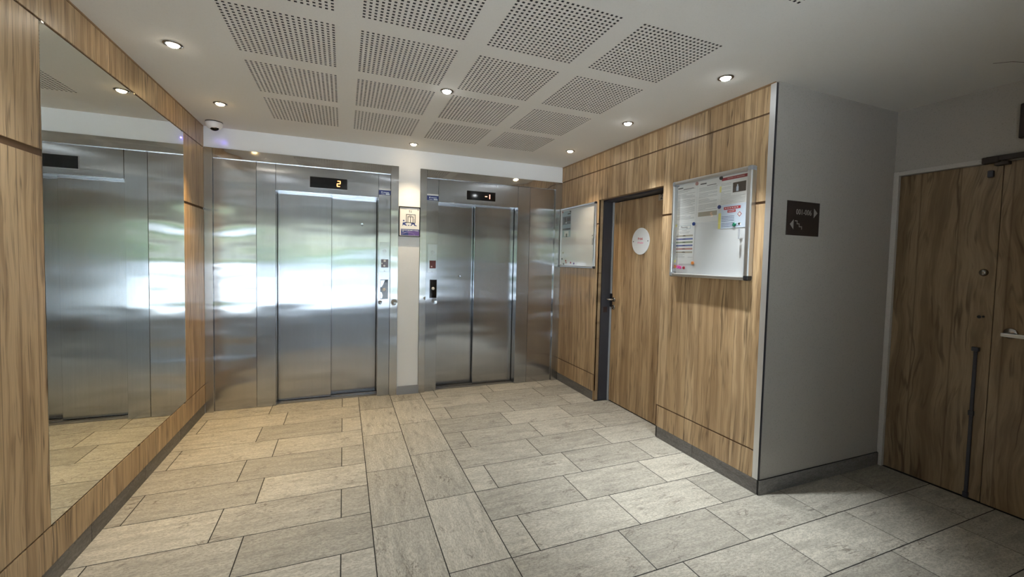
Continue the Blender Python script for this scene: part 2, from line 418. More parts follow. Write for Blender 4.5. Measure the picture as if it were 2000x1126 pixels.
# ------------------------------------------------------------------ ceiling with perforated acoustic fields
def blk_x(i): return .600+.600*i, 1.080+.600*i
ybl = [(-.502-.603*k-.482, -.502-.603*k) for k in range(4)] + [(-3.172-.603*k-.482, -3.172-.603*k) for k in range(3)]
cx = sorted({-3.0, -.2, 5.0} | {v for i in range(4) for v in blk_x(i)})
cyy = sorted({FY-.1, .1} | {v for t in ybl for v in t})
mb = MB()
for xa, xb in zip(cx, cx[1:]):
    for ya, yb in zip(cyy, cyy[1:]):
        hole = any(abs(xa-blk_x(i)[0]) < 1e-6 for i in range(4)) and any(abs(ya-t[0]) < 1e-6 for t in ybl)
        if hole: continue
        vs = [mb.bm.verts.new(p) for p in ((xa, ya, H), (xa, yb, H), (xb, yb, H), (xb, ya, H))]
        mb.bm.faces.new(vs)
bmesh.ops.remove_doubles(mb.bm, verts=list(mb.bm.verts), dist=1e-5); mb.bm.normal_update()
ceiling = mb.build('ceiling', M['ceil']); ceiling['kind'] = 'structure'
# one panel mesh: 20 x 20 square holes with depth
def perforated_mesh(w, d, n=20, hole=.0118, t=.0125):
    b = bmesh.new()
    def cuts(L):
        p = (L-hole)/(n-1); c = []
        for i in range(n): c += [i*p, i*p+hole]
        return c
    X, Y = cuts(w), cuts(d); dark = []
    def quad(a, c, e, g): b.faces.new([b.verts.new(v) for v in (a, c, e, g)])
    for j in range(len(Y)-1):
        ya, yb = Y[j], Y[j+1]
        if j % 2 == 1: quad((0, ya, 0), (0, yb, 0), (w, yb, 0), (w, ya, 0)); continue
        for i in range(len(X)-1):
            xa, xb = X[i], X[i+1]
            if i % 2 == 1: quad((xa, ya, 0), (xa, yb, 0), (xb, yb, 0), (xb, ya, 0))
            else:
                c = [(xa, ya), (xb, ya), (xb, yb), (xa, yb)]
                for q in range(4):
                    (x1, y1), (x2, y2) = c[q], c[(q+1) % 4]
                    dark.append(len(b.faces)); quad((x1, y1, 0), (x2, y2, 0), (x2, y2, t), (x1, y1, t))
    me = bpy.data.meshes.new('perforated_panel'); b.to_mesh(me); b.free(); me.materials.append(M['ceil']); me.materials.append(M['felt_hole_shade'])
    for i in dark: me.polygons[i].material_index = 1  # hole walls coloured dark to stand for the shade inside
    return me
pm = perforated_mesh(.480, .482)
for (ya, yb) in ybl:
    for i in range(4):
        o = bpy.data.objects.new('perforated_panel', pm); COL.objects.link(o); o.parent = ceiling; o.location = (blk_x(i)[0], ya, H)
MB().box(.5, 3.0, FY, -.45, H+.0126, H+.02).build('acoustic_felt', M['felt_hole_shade'], ceiling)
MB().box(-3.2, 5.1, FY-.3, .5, H+.03, H+.3).build('roof_slab', M['grey_wall'], ceiling)
MB().tube([(4.30, -3.24, H), (4.36, -3.29, H), (4.42, -3.31, H), (4.55, -3.42, H)], .0015, 5).build('hairline_crack', M['joint'], ceiling)

# ------------------------------------------------------------------ back wall (white) round the two lift portals
back = MB()
back.box(-.2, 3.7, .0, .4, 2.329, H)                         # fascia over both lifts
back.box(1.640, 1.853, .0, .4, 0, 2.329)                     # white pillar between them
back.box(-.2, -.001, .0, .4, 0, 2.329); back.box(3.5, 3.7, .0, .4, 0, 2.329)
back.box(-.2, 3.7, .32, .45, 0, 2.4)
wall_back = back.build('wall_back', M['white']); wall_back['kind'] = 'structure'
bb = box('baseboard_back', M['mid_grey'], (1.645, 1.860, -.014, .0, 0, .088), bev=.001, kind='structure')

# ------------------------------------------------------------------ lifts
FR = -.012      # front of the portal frame
PY = .010       # face of the fixed side panels
def portal(x0, x1, xl, xr, flipside, label, base):
    """x0..x1 outer frame, xl..xr inner edge of the two frame posts"""
    t = thing('elevator_entrance', base, label, 'elevator'); ZT = 2.327; ZH = 2.243
    t_frame = MB().box(x0, xl, FR, .20, 0, ZT, .0012).build('frame_post', M['steel_frame'], t)
    MB().box(xr, x1, FR, .20, 0, ZT, .0012).build('frame_post', M['steel_frame'], t)
    MB().box(xl+.001, xr-.001, FR+.001, .20, ZH, ZT-.001, .0012).build('frame_header', M['steel_head'], t)
    return t
def panel(t, name, x0, x1, z0, z1, y=PY, th=.03, mat='steel', g=.0012, warp=None):
    return MB().box(x0+g, x1-g, y, y+th, z0, z1, .0009).build(name, M[mat], t)
def sill(t, x0, x1):
    s = MB().box(x0, x1, .044, .31, -.004, .002)
    o = s.build('door_sill', plain('worn_sill_metal', (.17, .165, .155), .5, .3), t)
    r = MB()
    for yy in (.10, .125, .16, .185, .225, .25): r.box(x0, x1, yy, yy+.008, .0015, .004)
    r.build('sill_groove', M['dark_chrome'], o)
def jambs(t, x0, x1, zt, ya, yb):
    MB().box(x0-.03, x0, ya, yb, 0, zt).build('door_jamb', M['steel_frame'], t)
    MB().box(x1, x1+.03, ya, yb, 0, zt).build('door_jamb', M['steel_frame'], t)
    MB().box(x0-.03, x1+.03, ya, yb, zt, zt+.03).build('door_head', M['steel_plain'], t)
def display(t, x0, x1, z0, z1):
    d = MB().box(x0-.005, x1+.005, PY-.0025, PY+.004, z0-.005, z1+.005, .001).build('floor_display', M['steel_plate'], t)
    MB().box(x0, x1, PY-.004, PY, z0, z1, .0006).build('display_screen', M['gloss_black'], d)
    return d
def seg(d, name, segs, mat):
    s = MB()
    for (xa, xb, za, zb) in segs: s.box(xa, xb, PY-.0052, PY-.0042, za, zb, .0004)
    s.build(name, mat, d)
def call_panel(t, x0, x1, z0, z1, disp, dmat, cx, zc, keyh):
    p = MB().box(x0, x1, PY-.004, PY+.002, z0, z1, .0012).build('signal_plate', M['steel_plate'], t)
    MB().box(*disp[:2], PY-.0055, PY-.003, *disp[2:], .0008).build('arrow_display', M[dmat], p)
    k = MB()
    for i in range(16):
        a = 2*math.pi*i/16
        k.lathe([(0, 0), (.0022, 0), (.0022, .0012), (0, .0012)], on_back(cx+.017*math.cos(a), PY-.004, zc+.017*math.sin(a)), 6)
    k.lathe([(.006, 0), (.009, 0), (.009, .001), (.006, .001)], on_back(cx, PY-.004, zc), 16)
    k.build('speaker_holes', M['mid_grey'], p)
    MB().lathe([(0, 0), (.006, 0), (.006, .002), (0, .002)], on_back(cx, PY-.004, keyh), 12).build('key_hole', M['dark_chrome'], p)
    return p
def button_plate(t, x0, x1, z0, z1, bx, bz, mat='gloss_black'):
    p = MB().box(x0-.003, x1+.003, PY-.003, PY+.002, z0-.003, z1+.003, .001).build('call_button_plate', M['steel_plate'], t)
    MB().box(x0, x1, PY-.005, PY-.002, z0, z1, .0008).build('button_backing', M[mat], p)
    b = MB().lathe([(0, .009), (.012, .009), (.0155, .006), (.0165, 0), (0, 0)], on_back(bx, PY-.005, bz), 24).build('call_button', M['cam_white'], p, smooth=True)
    return p
def lift_sticker(t, x0, x1, z0, z1, z2):
    s = MB().box(x0, x1, PY-.0014, PY, z0, z1).build('blue_sticker', M['navy'], t)
    MB().box(x0, x1, PY-.0014, PY, z1, z2).build('white_strip', M['board'], s)
    w = x1-x0; k = MB()
    k.box(x0+.36*w, x0+.86*w, PY-.0022, PY-.0012, z1-.024, z1-.018); k.box(x0+.2*w, x0+.30*w, PY-.0022, PY-.0012, z1-.026, z1-.014)
    k.box(x0+.58*w, x1-.08*w, PY-.0022, PY-.0012, z0+.004, z0+.016); k.box(x0+.2*w, x0+.5*w, PY-.0022, PY-.0012, z0+.006, z0+.010)
    k.build('sticker_print', M['paper_blue'], s)

# left lift, at floor 2
e1 = portal(.0008, 1.638, .063, 1.563, 1, 'left stainless steel lift entrance whose display reads 2', (.82, 0, 0))
panel(e1, 'side_panel', .063, .391, 0.002, 2.243, mat='steel_soft'); panel(e1, 'side_panel', .391, .545, .002, 2.243)
panel(e1, 'transom_panel', .545, 1.446, 2.004, 2.243); panel(e1, 'column_panel', 1.446, 1.563, .002, 2.243)
jambs(e1, .545, 1.446, 2.004, PY+.028, .25); sill(e1, .53, 1.46)
MB().box(.548, 1.014, .130, .165, .008, 2.02, .0012).build('door_panel', M['steel'], e1)
MB().box(.990, 1.440, .190, .225, .008, 2.02, .0012).build('door_panel', M['steel'], e1)
MB().box(.53, 1.46, .24, .30, 0, 2.02).build('shaft_back', M['black'], e1)
d = display(e1, .829, 1.155, 2.054, 2.154)
seg(d, 'lit_digit', [(1.068, 1.092, 2.127, 2.134), (1.089, 1.096, 2.107, 2.131), (1.067, 1.093, 2.102, 2.109), (1.062, 1.069, 2.081, 2.106), (1.064, 1.090, 2.077, 2.084)], M['led'])
cp = call_panel(e1, 1.459, 1.556, 1.264, 1.564, (1.476, 1.545, 1.309, 1.391), 'grey_disp', 1.508, 1.474, 1.274)
k = MB(); k.box(1.500, 1.520, PY-.0065, PY-.005, 1.366, 1.385); k.lathe([(0, 0), (.010, 0), (.010, .001), (0, .001)], on_back(1.507, PY-.0055, 1.326), 16); k.box(1.480, 1.489, PY-.0065, PY-.005, 1.342, 1.356)
k.build('display_symbol', M['cam_white'], cp)
bp_ = button_plate(e1, 1.470, 1.545, .991, 1.187, 1.506, 1.086)
k = MB(); k.prism([(-.034, .095), (.008, .095), (-.010, .05), (-.022, .03), (-.034, .022)], on_back(1.506, PY-.005, 1.086), .0006)
film = plain('torn_clear_film', (.45, .50, .58), .12, .5); k.build('torn_film', film, bp_)
k = MB(); k.prism([(-.034, -.02), (-.022, -.03), (-.012, -.06), (-.02, -.09), (-.034, -.092)], on_back(1.506, PY-.005, 1.086), .0006)
k.build('torn_film', film, bp_)
lift_sticker(e1, 1.449, 1.561, 2.034, 2.080, 2.097)
# right lift, at -1
e2 = portal(1.855, 3.4972, 1.922, 3.413, -1, 'right stainless steel lift entrance whose display reads -1', (2.67, 0, 0))
panel(e2, 'column_panel', 1.922, 2.047, .002, 2.243); panel(e2, 'transom_panel', 2.047, 2.949, 2.004, 2.243)
panel(e2, 'side_panel', 2.949, 3.098, .002, 2.243); panel(e2, 'side_panel', 3.098, 3.413, .002, 2.243, mat='steel_soft')
jambs(e2, 2.047, 2.949, 2.004, PY+.028, .25); sill(e2, 2.03, 2.965)
MB().box(2.052, 2.500, .180, .215, .008, 2.02, .0012).build('door_panel', M['steel'], e2)
MB().box(2.482, 2.944, .120, .155, .008, 2.02, .0012).build('door_panel', M['steel'], e2)
MB().box(2.03, 2.965, .24, .30, 0, 2.02).build('shaft_back', M['black'], e2)
d = display(e2, 2.352, 2.676, 2.052, 2.148)
seg(d, 'lit_digit', [(2.606, 2.614, 2.076, 2.098), (2.606, 2.614, 2.100, 2.123)], M['led_red'])
seg(d, 'lit_minus', [(2.556, 2.582, 2.095, 2.102)], M['led_red'])
cp = call_panel(e2, 1.940, 2.037, 1.264, 1.562, (1.962, 2.027, 1.307, 1.389), 'red_disp', 1.990, 1.473, 1.273)
k = MB(); k.lathe([(0, 0), (.008, 0), (.008, .001), (0, .001)], on_back(1.983, PY-.0055, 1.326), 16); k.build('display_symbol', M['bar_red'], cp)
button_plate(e2, 1.967, 2.040, .996, 1.188, 2.002, 1.095)
lift_sticker(e2, 1.925, 2.045, 2.016, 2.064, 2.080)

# framed poster on the pillar
t = thing('framed_poster', (1.746, FR, 1.63), 'black framed poster of figures carrying a lift, on the white pillar between both lifts', 'poster')
X0, X1, Z0, Z1, YP = 1.640, 1.855, 1.627, 1.930, -.026
MB().box(X0, X1, YP+.006, FR, Z0, Z1).build('poster_sheet', M['cream'], t)
for nm, b in (('frame_rail', (X0, X1, YP, FR, Z1-.011, Z1)), ('frame_rail', (X0, X1, YP, FR, Z0, Z0+.009)), ('frame_rail', (X0, X0+.010, YP, FR, Z0, Z1)), ('frame_rail', (X1-.010, X1, YP, FR, Z0, Z1))):
    MB().box(*b, .0008).build(nm, M['black'], t)
ys = YP+.006
def flat(name, mat, boxes, d=.0006, par=t):
    k = MB()
    for (xa, xb, za, zb) in boxes: k.box(xa, xb, ys-d, ys, za, zb)
    o = k.build(name, mat, par)
    if len(boxes) > 1: o['kind'] = 'stuff'
    return o
flat('print_band', M['navy'], [(1.662, 1.845, 1.640, 1.703)])
flat('print_band', M['violet'], [(1.735, 1.845, 1.640, 1.684)], .0008)
k = MB(); k.tube([(1.668+.17*i/12, ys-.001, 1.645+.045*math.sin(i/12*2.2)) for i in range(13)], .0012, 5); k.tube([(1.73+.07*math.cos(a*.26), ys-.001, 1.642+.03*math.sin(a*.26)) for a in range(13)], .0011, 5)
k.build('print_curve', M['lav'], t)
flat('print_lines', M['paper'], [(1.668, 1.676, 1.689, 1.694), (1.679, 1.700, 1.689, 1.694), (1.703, 1.722, 1.689, 1.694), (1.726, 1.750, 1.689, 1.694), (1.754, 1.780, 1.689, 1.694), (1.784, 1.838, 1.689, 1.693), (1.676, 1.690, 1.677, 1.682)], .0012)
flat('title_line', M['ink'], [(1.66, 1.69, 1.905, 1.909), (1.69, 1.716, 1.902, 1.906), (1.825, 1.84, 1.893, 1.912)])
# cabin symbol
k = MB()
for (xa, xb, za, zb) in [(1.712, 1.806, 1.848, 1.854), (1.712, 1.806, 1.766, 1.772), (1.712, 1.718, 1.770, 1.850), (1.800, 1.806, 1.770, 1.850), (1.740, 1.768, 1.838, 1.842),
                         (1.728, 1.734, 1.770, 1.830), (1.778, 1.784, 1.770, 1.830), (1.728, 1.784, 1.826, 1.832), (1.753, 1.759, 1.770, 1.828), (1.790, 1.796, 1.798, 1.804), (1.790, 1.796, 1.784, 1.790)]:
    k.box(xa, xb, ys-.0007, ys, za, zb)
k.build('lift_symbol', M['ink_dark'], t)
k = MB()
k.prism([(0, .010), (-.006, .0), (-.002, 0), (-.002, -.016), (.002, -.016), (.002, 0), (.006, 0)], on_back(1.746, ys, 1.885), .0006)
k.prism([(0, -.016), (-.006, -.006), (-.002, -.006), (-.002, .010), (.002, .010), (.002, -.006), (.006, -.006)], on_back(1.762, ys, 1.885), .0006)
k.build('arrow_symbol', M['ink_dark'], t)
k = MB(); k.lathe([(0, 0), (.008, 0), (.008, .0006), (0, .0006)], on_back(1.689, ys, 1.787), 16)
k.prism([(.002, .03), (.03, .034), (.03, .024), (.012, .018), (.03, .004), (.030, -.006), (.014, .0), (-.004, .006), (-.006, -.004), (-.012, -.004), (-.010, .026)], on_back(1.689, ys, 1.740), .0006)
k.prism([(0, .03), (.03, .03), (.044, .024), (.044, .012), (.062, .004), (.062, -.002), (.034, .002), (.034, .012), (.022, .016), (.006, -.002), (-.004, .0), (.01, .016)], on_back(1.758, ys, 1.738), .0006)
k.box(1.730, 1.746, ys-.0006, ys, 1.737, 1.745); k.build('pushing_figures', M['navy'], t)

# ------------------------------------------------------------------ left wall: backing, veneer panels, mirror, skirting
LY = -4.75
wall_left = MB().box(-.35, -.020, LY, .3, 0, H).build('wall_left', M['joint']); wall_left['kind'] = 'structure'
def lpanel(y0, y1, z0, z1): MB().box(-.019, 0, y0, y1, z0, z1, .0008).build('wood_panel', M['wood_left'], wall_left)
for y0, y1, in ((-2.12, -.002), (-3.6, -2.1215), (LY, -3.6015)):
    lpanel(y0, y1, 2.326, 2.494); lpanel(y0, y1, .090, .255)
for y0, y1 in ((-.490, -.002), (-3.2, -2.121), (LY, -3.2015)):
    lpanel(y0, y1, 1.806 if y0 > -.6 else 1.810, 2.317); lpanel(y0, y1, .263, 1.786 if y0 > -.6 else 1.781)
MB().box(-.0195, -.006, LY, -.002, .09, 2.494).build('joint_backing', M['groove'], wall_left)
mir = thing('wall_mirror', (0, -1.305, .262), 'large frameless mirror set into the wood panelled left wall', 'mirror')
MB().box(-.006, -.001, -2.117, -.494, .262, 2.317, .0006).build('mirror_glass', M['mirror'], mir)
k = MB(); k.box(-.0058, -.0012, -.4945, -.4915, .262, 2.317); k.build('polished_edge', M['glass_edge'], mir)
for yy, zz in ((-2.10, 2.319), (-1.3, 2.319), (-.52, 2.319), (-2.10, .258), (-1.3, .258), (-.52, .258)): MB().box(-.006, .001, yy-.008, yy+.008, zz-.004, zz+.003).build('mirror_clip', M['dark_chrome'], mir)
bl = MB().box(-.02, -.012, LY, -.002, 0, .09).build('baseboard_left', M['grout']); bl['kind'] = 'structure'
y = -.012
for i in range(12):
    MB().box(-.012, -.002, max(y-.6, LY), y-.002, 0, .0885, .001).build('skirting_tile', M['skirt'], bl); y -= .602
    if y < LY+.02: break

# ------------------------------------------------------------------ right wall: veneer panels, service door recess
RF = W          # veneer face
wr = MB()
wr.box(RF+.02, RF+.36, -.785, .3, 0, H); wr.box(RF+.02, RF+.36, -2.60, -1.708, 0, H); wr.box(RF+.02, RF+.36, -1.708, -.785, 2.06, H)
wall_right = wr.build('wall_right', M['joint']); wall_right['kind'] = 'structure'
def rpanel(y0, y1, z0, z1): return MB().box(RF, RF+.019, y0, y1, z0, z1, .0008).build('wood_panel', M['wood'], wall_right)
ZG1, ZG2, ZG3 = 2.328, 1.797, .264
rpanel(-2.592, -1.703, ZG1+.006, 2.492); rpanel(-1.7018, -.788, ZG1+.006, 2.492); rpanel(-.7868, -.002, ZG1+.006, 2.492)
rpanel(-1.7018, -.788, 2.034, ZG1-.005)
for y0, y1 in ((-2.592, -1.703), (-.7868, -.002)):
    rpanel(y0, y1, ZG2+.008, ZG1-.005); rpanel(y0, y1, ZG3+.005, ZG2-.008)
rpanel(-2.592, -1.723, .092, ZG3-.005); rpanel(-.768, -.002, .092, ZG3-.005)
k = MB(); k.box(RF+.006, RF+.0195, -.7868, -.002, .1, 2.49); k.box(RF+.006, RF+.0195, -2.592, -1.703, .1, 2.49); k.box(RF+.006, RF+.0195, -1.703, -.7868, 2.04, 2.49)
k.build('joint_backing', M['groove'], wall_right)
MB().box(RF+.0195, RF+.052, -.7868, -.775, 0, 2.034).build('reveal_lining', M['wood'], wall_right)
MB().box(RF+.001, RF+.0195, -.7868, -.7722, 0, .262).build('reveal_lining', M['wood_edge'], wall_right)
MB().box(RF+.0195, RF+.052, -1.7145, -1.703, 0, 2.034).build('reveal_lining', M['wood'], wall_right)
MB().box(RF+.0195, RF+.052, -1.703, -.7868, 2.034, 2.046).build('reveal_lining', M['wood_edge'], wall_right)
br = MB().box(RF+.010, RF+.02, -2.60, -1.705, 0, .09).box(RF+.010, RF+.02, -.768, -.002, 0, .09).build('baseboard_right', M['grout']); br['kind'] = 'structure'
for y0, y1 in ((-2.626, -2.105), (-2.103, -1.730), (-.604, -.006), (-.766, -.606)):
    MB().box(RF-.001, RF+.010, y0, y1, 0, .090, .001).build('skirting_tile', M['skirt'], br)
# service door, closed, set back in its recess
XD = 3.657
door1 = MB().box(XD, XD+.042, -1.668, -.829, .008, 2.010, .001).build('door_1', M['wood_door']); door1['kind'] = 'structure'
k = MB(); k.box(RF+.053, XD+.05, -.802, -.776, 0, 2.05); k.box(RF+.053, XD+.05, -1.714, -1.688, 0, 2.05); k.box(RF+.053, XD+.05, -1.714, -.776, 2.018, 2.05)
k.build('door_frame', M['dark_grey'], door1)
k = MB(); k.box(XD-.004, XD+.03, -.823, -.802, 0, 2.018); k.build('door_seal', M['lt_grey'], door1)
MB().box(XD+.043, XD+.07, -1.70, -.79, 0, 2.02).build('door_back', M['black'], door1)
MB().box(RF+.08, RF+.125, -.8035, -.8018, .905, .962).build('strike_plate', plain('rusty_plate', (.045, .022, .018), .7), door1)
hd = MB().box(XD-.006, XD, -.842, -.804, .962, 1.098, .001).build('lock_guard', M['black'], door1)
k = MB(); k.lathe([(0, .010), (.020, .010), (.024, .004), (.024, 0), (0, 0)], on_right(XD, -.868, 1.040), 20)
k.build('handle_rose', M['dark_chrome'], door1, smooth=True)
k = MB(); k.tube([(XD-.006, -.868, 1.040), (XD-.045, -.868, 1.040), (XD-.052, -.860, 1.040), (XD-.052, -.775, 1.046), (XD-.050, -.755, 1.047)], .0085, 10); k.build('door_handle', M['chrome'], door1, smooth=True)
k = MB(); k.lathe([(0, .006), (.010, .006), (.012, .012), (.020, .010), (.024, .003), (.024, 0), (0, 0)], on_right(XD, -.866, .962), 20)
k.build('lock_cylinder', M['dark_chrome'], door1, smooth=True)
# round sign on that door
t = thing('round_sign', (XD, -1.250, 1.612), 'round white sign reading Privé on the recessed wooden door', 'sign')
MB().lathe([(0, .004), (.120, .004), (.123, .0028), (.123, 0), (0, 0)], on_right(XD-.0005, -1.250, 1.612), 56).build('sign_disc', M['board'], t)
text('sign_text', 'Privé', .033, on_right(XD-.0048, -1.246, 1.634), M['red'], t, bold=.0006)
text('sign_text', 'Private', .028, on_right(XD-.0048, -1.250, 1.598), M['pink'], t)
for yy in (-1.148, -1.352):
    MB().lathe([(0, .0025), (.004, .0018), (.0055, 0), (0, 0)], on_right(XD-.0045, yy, 1.612), 12).build('screw', M['dark_chrome'], t)
t = thing('number_plate', (XD, -1.515, 1.965), 'small pale plate with black 2 at top corner of the recessed door', 'sign')
MB().box(XD-.003, XD-.0005, -1.555, -1.468, 1.955, 2.0085).build('plate', M['bar_tan'], t)
text('plate_digit', '2', .062, on_right(XD-.0032, -1.506, 1.983), M['ink_dark'], t, bold=.001)
# metal strip on the wall end
ms = MB().box(RF-.0015, RF+.02, -2.6175, -2.593, .094, 2.497).box(RF-.0015, RF+.017, NY-.0012, -2.6165, .094, 2.497).build('trim_1', plain('brushed_corner_metal', (.74, .75, .76), .45, .9)); ms['kind'] = 'structure'
k = MB(); k.box(RF+.0, RF+.017, NY-.0015, NY-.0012, .094, 2.497); k.build('strip_return_shaded', M['dark_grey'], ms)  # same strip metal, its shade painted as a dark grey face
tp = MB().box(RF-.0005, RF+.02, -2.620, -.002, 2.494, H).box(-.02, .0005, LY, -.002, 2.496, H).build('trim_2', M['wood_edge']); tp['kind'] = 'structure'

# ------------------------------------------------------------------ niche on the right with the double door
wn_ = MB().box(RF+.018, DX+.3, NY, NY+.3, 0, H).build('wall_niche', M['grey_wall']); wn_['kind'] = 'structure'
DT = 2.054      # top of the leaves
wdw = MB(); wdw.box(DX, DX+.25, -2.655, NY+.3, 0, H); wdw.box(DX, DX+.25, -4.45, -4.11, 0, H); wdw.box(DX, DX+.25, -4.11, -2.655, DT+.03, H)
wall_door = wdw.build('wall_side', M['grey_wall']); wall_door['kind'] = 'structure'
EX = 2.85
ws = MB().box(EX+.26, DX+.25, -4.70, -4.45, 0, H).box(EX, EX+.26, FY, -4.45, 0, H).build('wall_daylight_block', M['wood']); ws['kind'] = 'structure'  # unseen wall, pulled inward to keep daylight off the niche
bn = MB().box(RF+.001, DX, NY-.009, NY, 0, .090).build('baseboard_niche', M['grout']); bn['kind'] = 'structure'
x = RF+.001
while x < DX-.02:
    MB().box(x, min(x+.6, DX-.008)-.002, NY-.0115, NY-.009, 0, .091, .0008).build('skirting_tile', M['skirt'], bn); x += .6
XL = DX+.012
door2 = MB().box(XL, XL+.042, -3.156, -2.661, .006, DT, .001).build('door_2', M['wood_niche_shaded']); door2['kind'] = 'structure'
lf = MB().box(XL-.006, XL+.036, -4.076, -3.161, .006, DT, .001).build('door_leaf', M['wood_niche_shaded'], door2)
k = MB(); k.box(DX-.008, DX+.06, -2.659, -2.629, 0, DT+.032, .001); k.box(DX-.008, DX+.06, -4.11, -4.08, 0, DT+.032, .001); k.box(DX-.008, DX+.06, -4.08, -2.659, DT+.004, DT+.032, .001)
k.build('door_frame', plaster_mat('chipped_frame_paint', (.58, .54, .49), .6, .2), door2)
MB().box(XL+.045, XL+.07, -4.08, -2.65, 0, DT).build('door_back', M['black'], door2)
k = MB(); k.box(DX-.034, DX-.008, -4.05, -3.095, DT+.006, DT+.036, .002); k.box(DX-.040, DX-.006, -3.150, -3.080, DT-.004, DT+.034, .003); k.box(DX-.03, XL, -3.19, -3.13, DT-.020, DT+.0, .002)
k.build('door_coordinator', M['sign_brown'], door2)
MB().box(XL-.020, XL, -3.122, -3.096, 1.972, 2.012, .003).build('roller_catch', M['dark_grey'], door2)
k = MB(); k.lathe([(0, .016), (.012, .016), (.018, .010), (.022, 0), (0, 0)], on_right(XL, -3.104, 1.402), 18); k.build('lock_cylinder', M['dark_chrome'], door2, smooth=True)
k = MB(); k.lathe([(0, .003), (.009, .003), (.010, 0), (0, 0)], on_right(XL, -3.098, 1.131), 12); k.lathe([(0, .003), (.006, .003), (.007, 0), (0, 0)], on_right(XL, -3.116, 1.134), 12); k.build('key_hole', M['black'], door2)
k = MB(); k.box(XL-.012, XL, -3.104, -3.088, .012, .935, .002); k.box(XL-.020, XL, -3.112, -3.080, .920, .945, .002); k.box(XL-.018, XL, -3.108, -3.084, .52, .55, .002); k.box(XL-.018, XL, -3.108, -3.084, .006, .04, .002)
k.build('flush_bolt', M['dark_grey'], door2)
k = MB(); k.lathe([(0, .008), (.026, .008), (.031, .003), (.031, 0), (0, 0)], on_right(XL-.006, -3.236, 1.052), 24); k.build('handle_rose', M['dark_chrome'], door2, smooth=True)
k = MB(); k.tube([(XL-.01, -3.222, 1.046), (XL-.052, -3.222, 1.046)], .009, 10); k.box(XL-.062, XL-.046, -3.345, -3.212, 1.034, 1.055, .004, 2); k.build('door_handle', M['alu'], door2)
t = thing('wall_box', (DX, -3.40, 2.166), 'dark box on the wall above the double door', 'box')
MB().box(DX-.05, DX-.012, -3.60, -3.226, 2.166, 2.360, .004).build('box_body', M['sign_brown'], t); MB().box(DX-.012, DX, -3.58, -3.25, 2.18, 2.345).build('back_plate', M['black'], t)

# direction sign on the niche wall
t = thing('direction_sign', (3.789, NY, 1.606), 'dark brown sign reading 001-006 with arrows on the grey wall', 'sign')
MB().box(3.639, 3.939, NY-.004, NY, 1.605, 1.816, .0006).build('sign_plate', M['sign_brown'], t)
ysn = NY-.0042
text('sign_text', '001-006', .047, on_back(3.791, ysn, 1.749), M['sign_grey'], t, sx=.93)
k = MB(); k.prism([(0, .030), (.034, .002), (0, -.030)], on_back(3.884, ysn, 1.750), .0005); k.build('arrow', M['sign_grey'], t)
k = MB(); k.prism([(0, .030), (-.033, 0), (0, -.030)], on_back(3.700, ysn, 1.672), .0005); k.build('arrow', M['sign_grey'], t)
k = MB(); q = .0028
for (xa, za, xb, zb) in [(3.714, 1.694, 3.732, 1.694), (3.732, 1.694, 3.732, 1.677), (3.732, 1.677, 3.752, 1.677), (3.752, 1.677, 3.752, 1.660), (3.752, 1.660, 3.776, 1.660), (3.776, 1.660, 3.776, 1.646)]:
    k.box(min(xa, xb)-q, max(xa, xb)+q, ysn-.0005, ysn, min(za, zb)-q, max(za, zb)+q)
k.build('stairs_symbol', M['sign_grey'], t)

# ------------------------------------------------------------------ wall boards
def board(name, label, xf, y0, y1, z0, z1, fw_, cap_mats, lock):
    """y0 far side, y1 near side (y1 < y0); xf front face"""
    t = thing(name, (RF, (y0+y1)/2, z0), label, 'board')
    MB().box(RF-.008, RF-.0005, y1+.004, y0-.004, z0+.004, z1-.004).build('back_panel', M['board'], t)
    for nm, b in (('frame_rail', (xf, RF-.0005, y1+.012, y0-.012, z1-fw_, z1)), ('frame_rail', (xf, RF-.0005, y1+.012, y0-.012, z0, z0+fw_)),
                  ('frame_rail', (xf, RF-.0005, y1, y1+fw_*1.4, z0+.012, z1-.012)), ('frame_rail', (xf, RF-.0005, y0-fw_*.8, y0, z0+.012, z1-.012))):
        MB().box(*b, .010, 4).build(nm, M['alu'], t, smooth=False)
    c = fw_*1.45; e = .0015
    for (ya, za, mt) in ((y0-c+e, z1-c+e, cap_mats[0]), (y1-e, z1-c+e, cap_mats[1]), (y1-e, z0-e, cap_mats[2]), (y0-c+e, z0-e, cap_mats[3])):
        MB().box(xf-e, RF-.0003, ya, ya+c, za, za+c, .012, 4).build('corner_cap', M[mt], t)
    gx = xf+.006
    MB().box(gx, gx+.003, y1+fw_*1.2, y0-fw_*.7, z0+fw_*.9, z1-fw_*.9).build('glass_door', M['glass'], t)
    k = MB(); k.lathe([(0, .004), (.007, .004), (.010, 0), (0, 0)], on_right(gx, lock[0], lock[1]), 16); k.build('lock_cylinder', M['chrome'], t)
    k = MB(); k.box(gx-.003, gx+.001, lock[0]-.006, lock[0]+.006, lock[1]-.095, lock[1]-.03, .001); k.build('door_pull', M['mid_grey'], t)
    return t
b2 = board('notice_board', 'large aluminium framed notice board with papers, on the wood wall near the corner strip', 3.452, -1.851, -2.530, 1.317, 2.031, .026, ('mid_grey', 'mid_grey', 'black', 'mid_grey'), (-2.452, 1.675))
b1 = board('notice_board', 'smaller nearly empty whiteboard between the right lift and the recessed door', 3.474, -.020, -.762, 1.345, 2.024, .022, ('alu', 'black', 'black', 'mid_grey'), (-.715, 1.682))
XB = RF-.0085    # front of a board's white backing
def sheet(name, label, cat, y0, y1, z0, z1, mat='paper', lift=0.0, group=None):
    t = thing(name, (XB, (y0+y1)/2, z0), label, cat, group)
    MB().box(XB-.0007-lift, XB-.0002-lift, y1, y0, z0, z1).build('sheet', M[mat], t)
    t['xs'] = XB-.0008-lift; return t
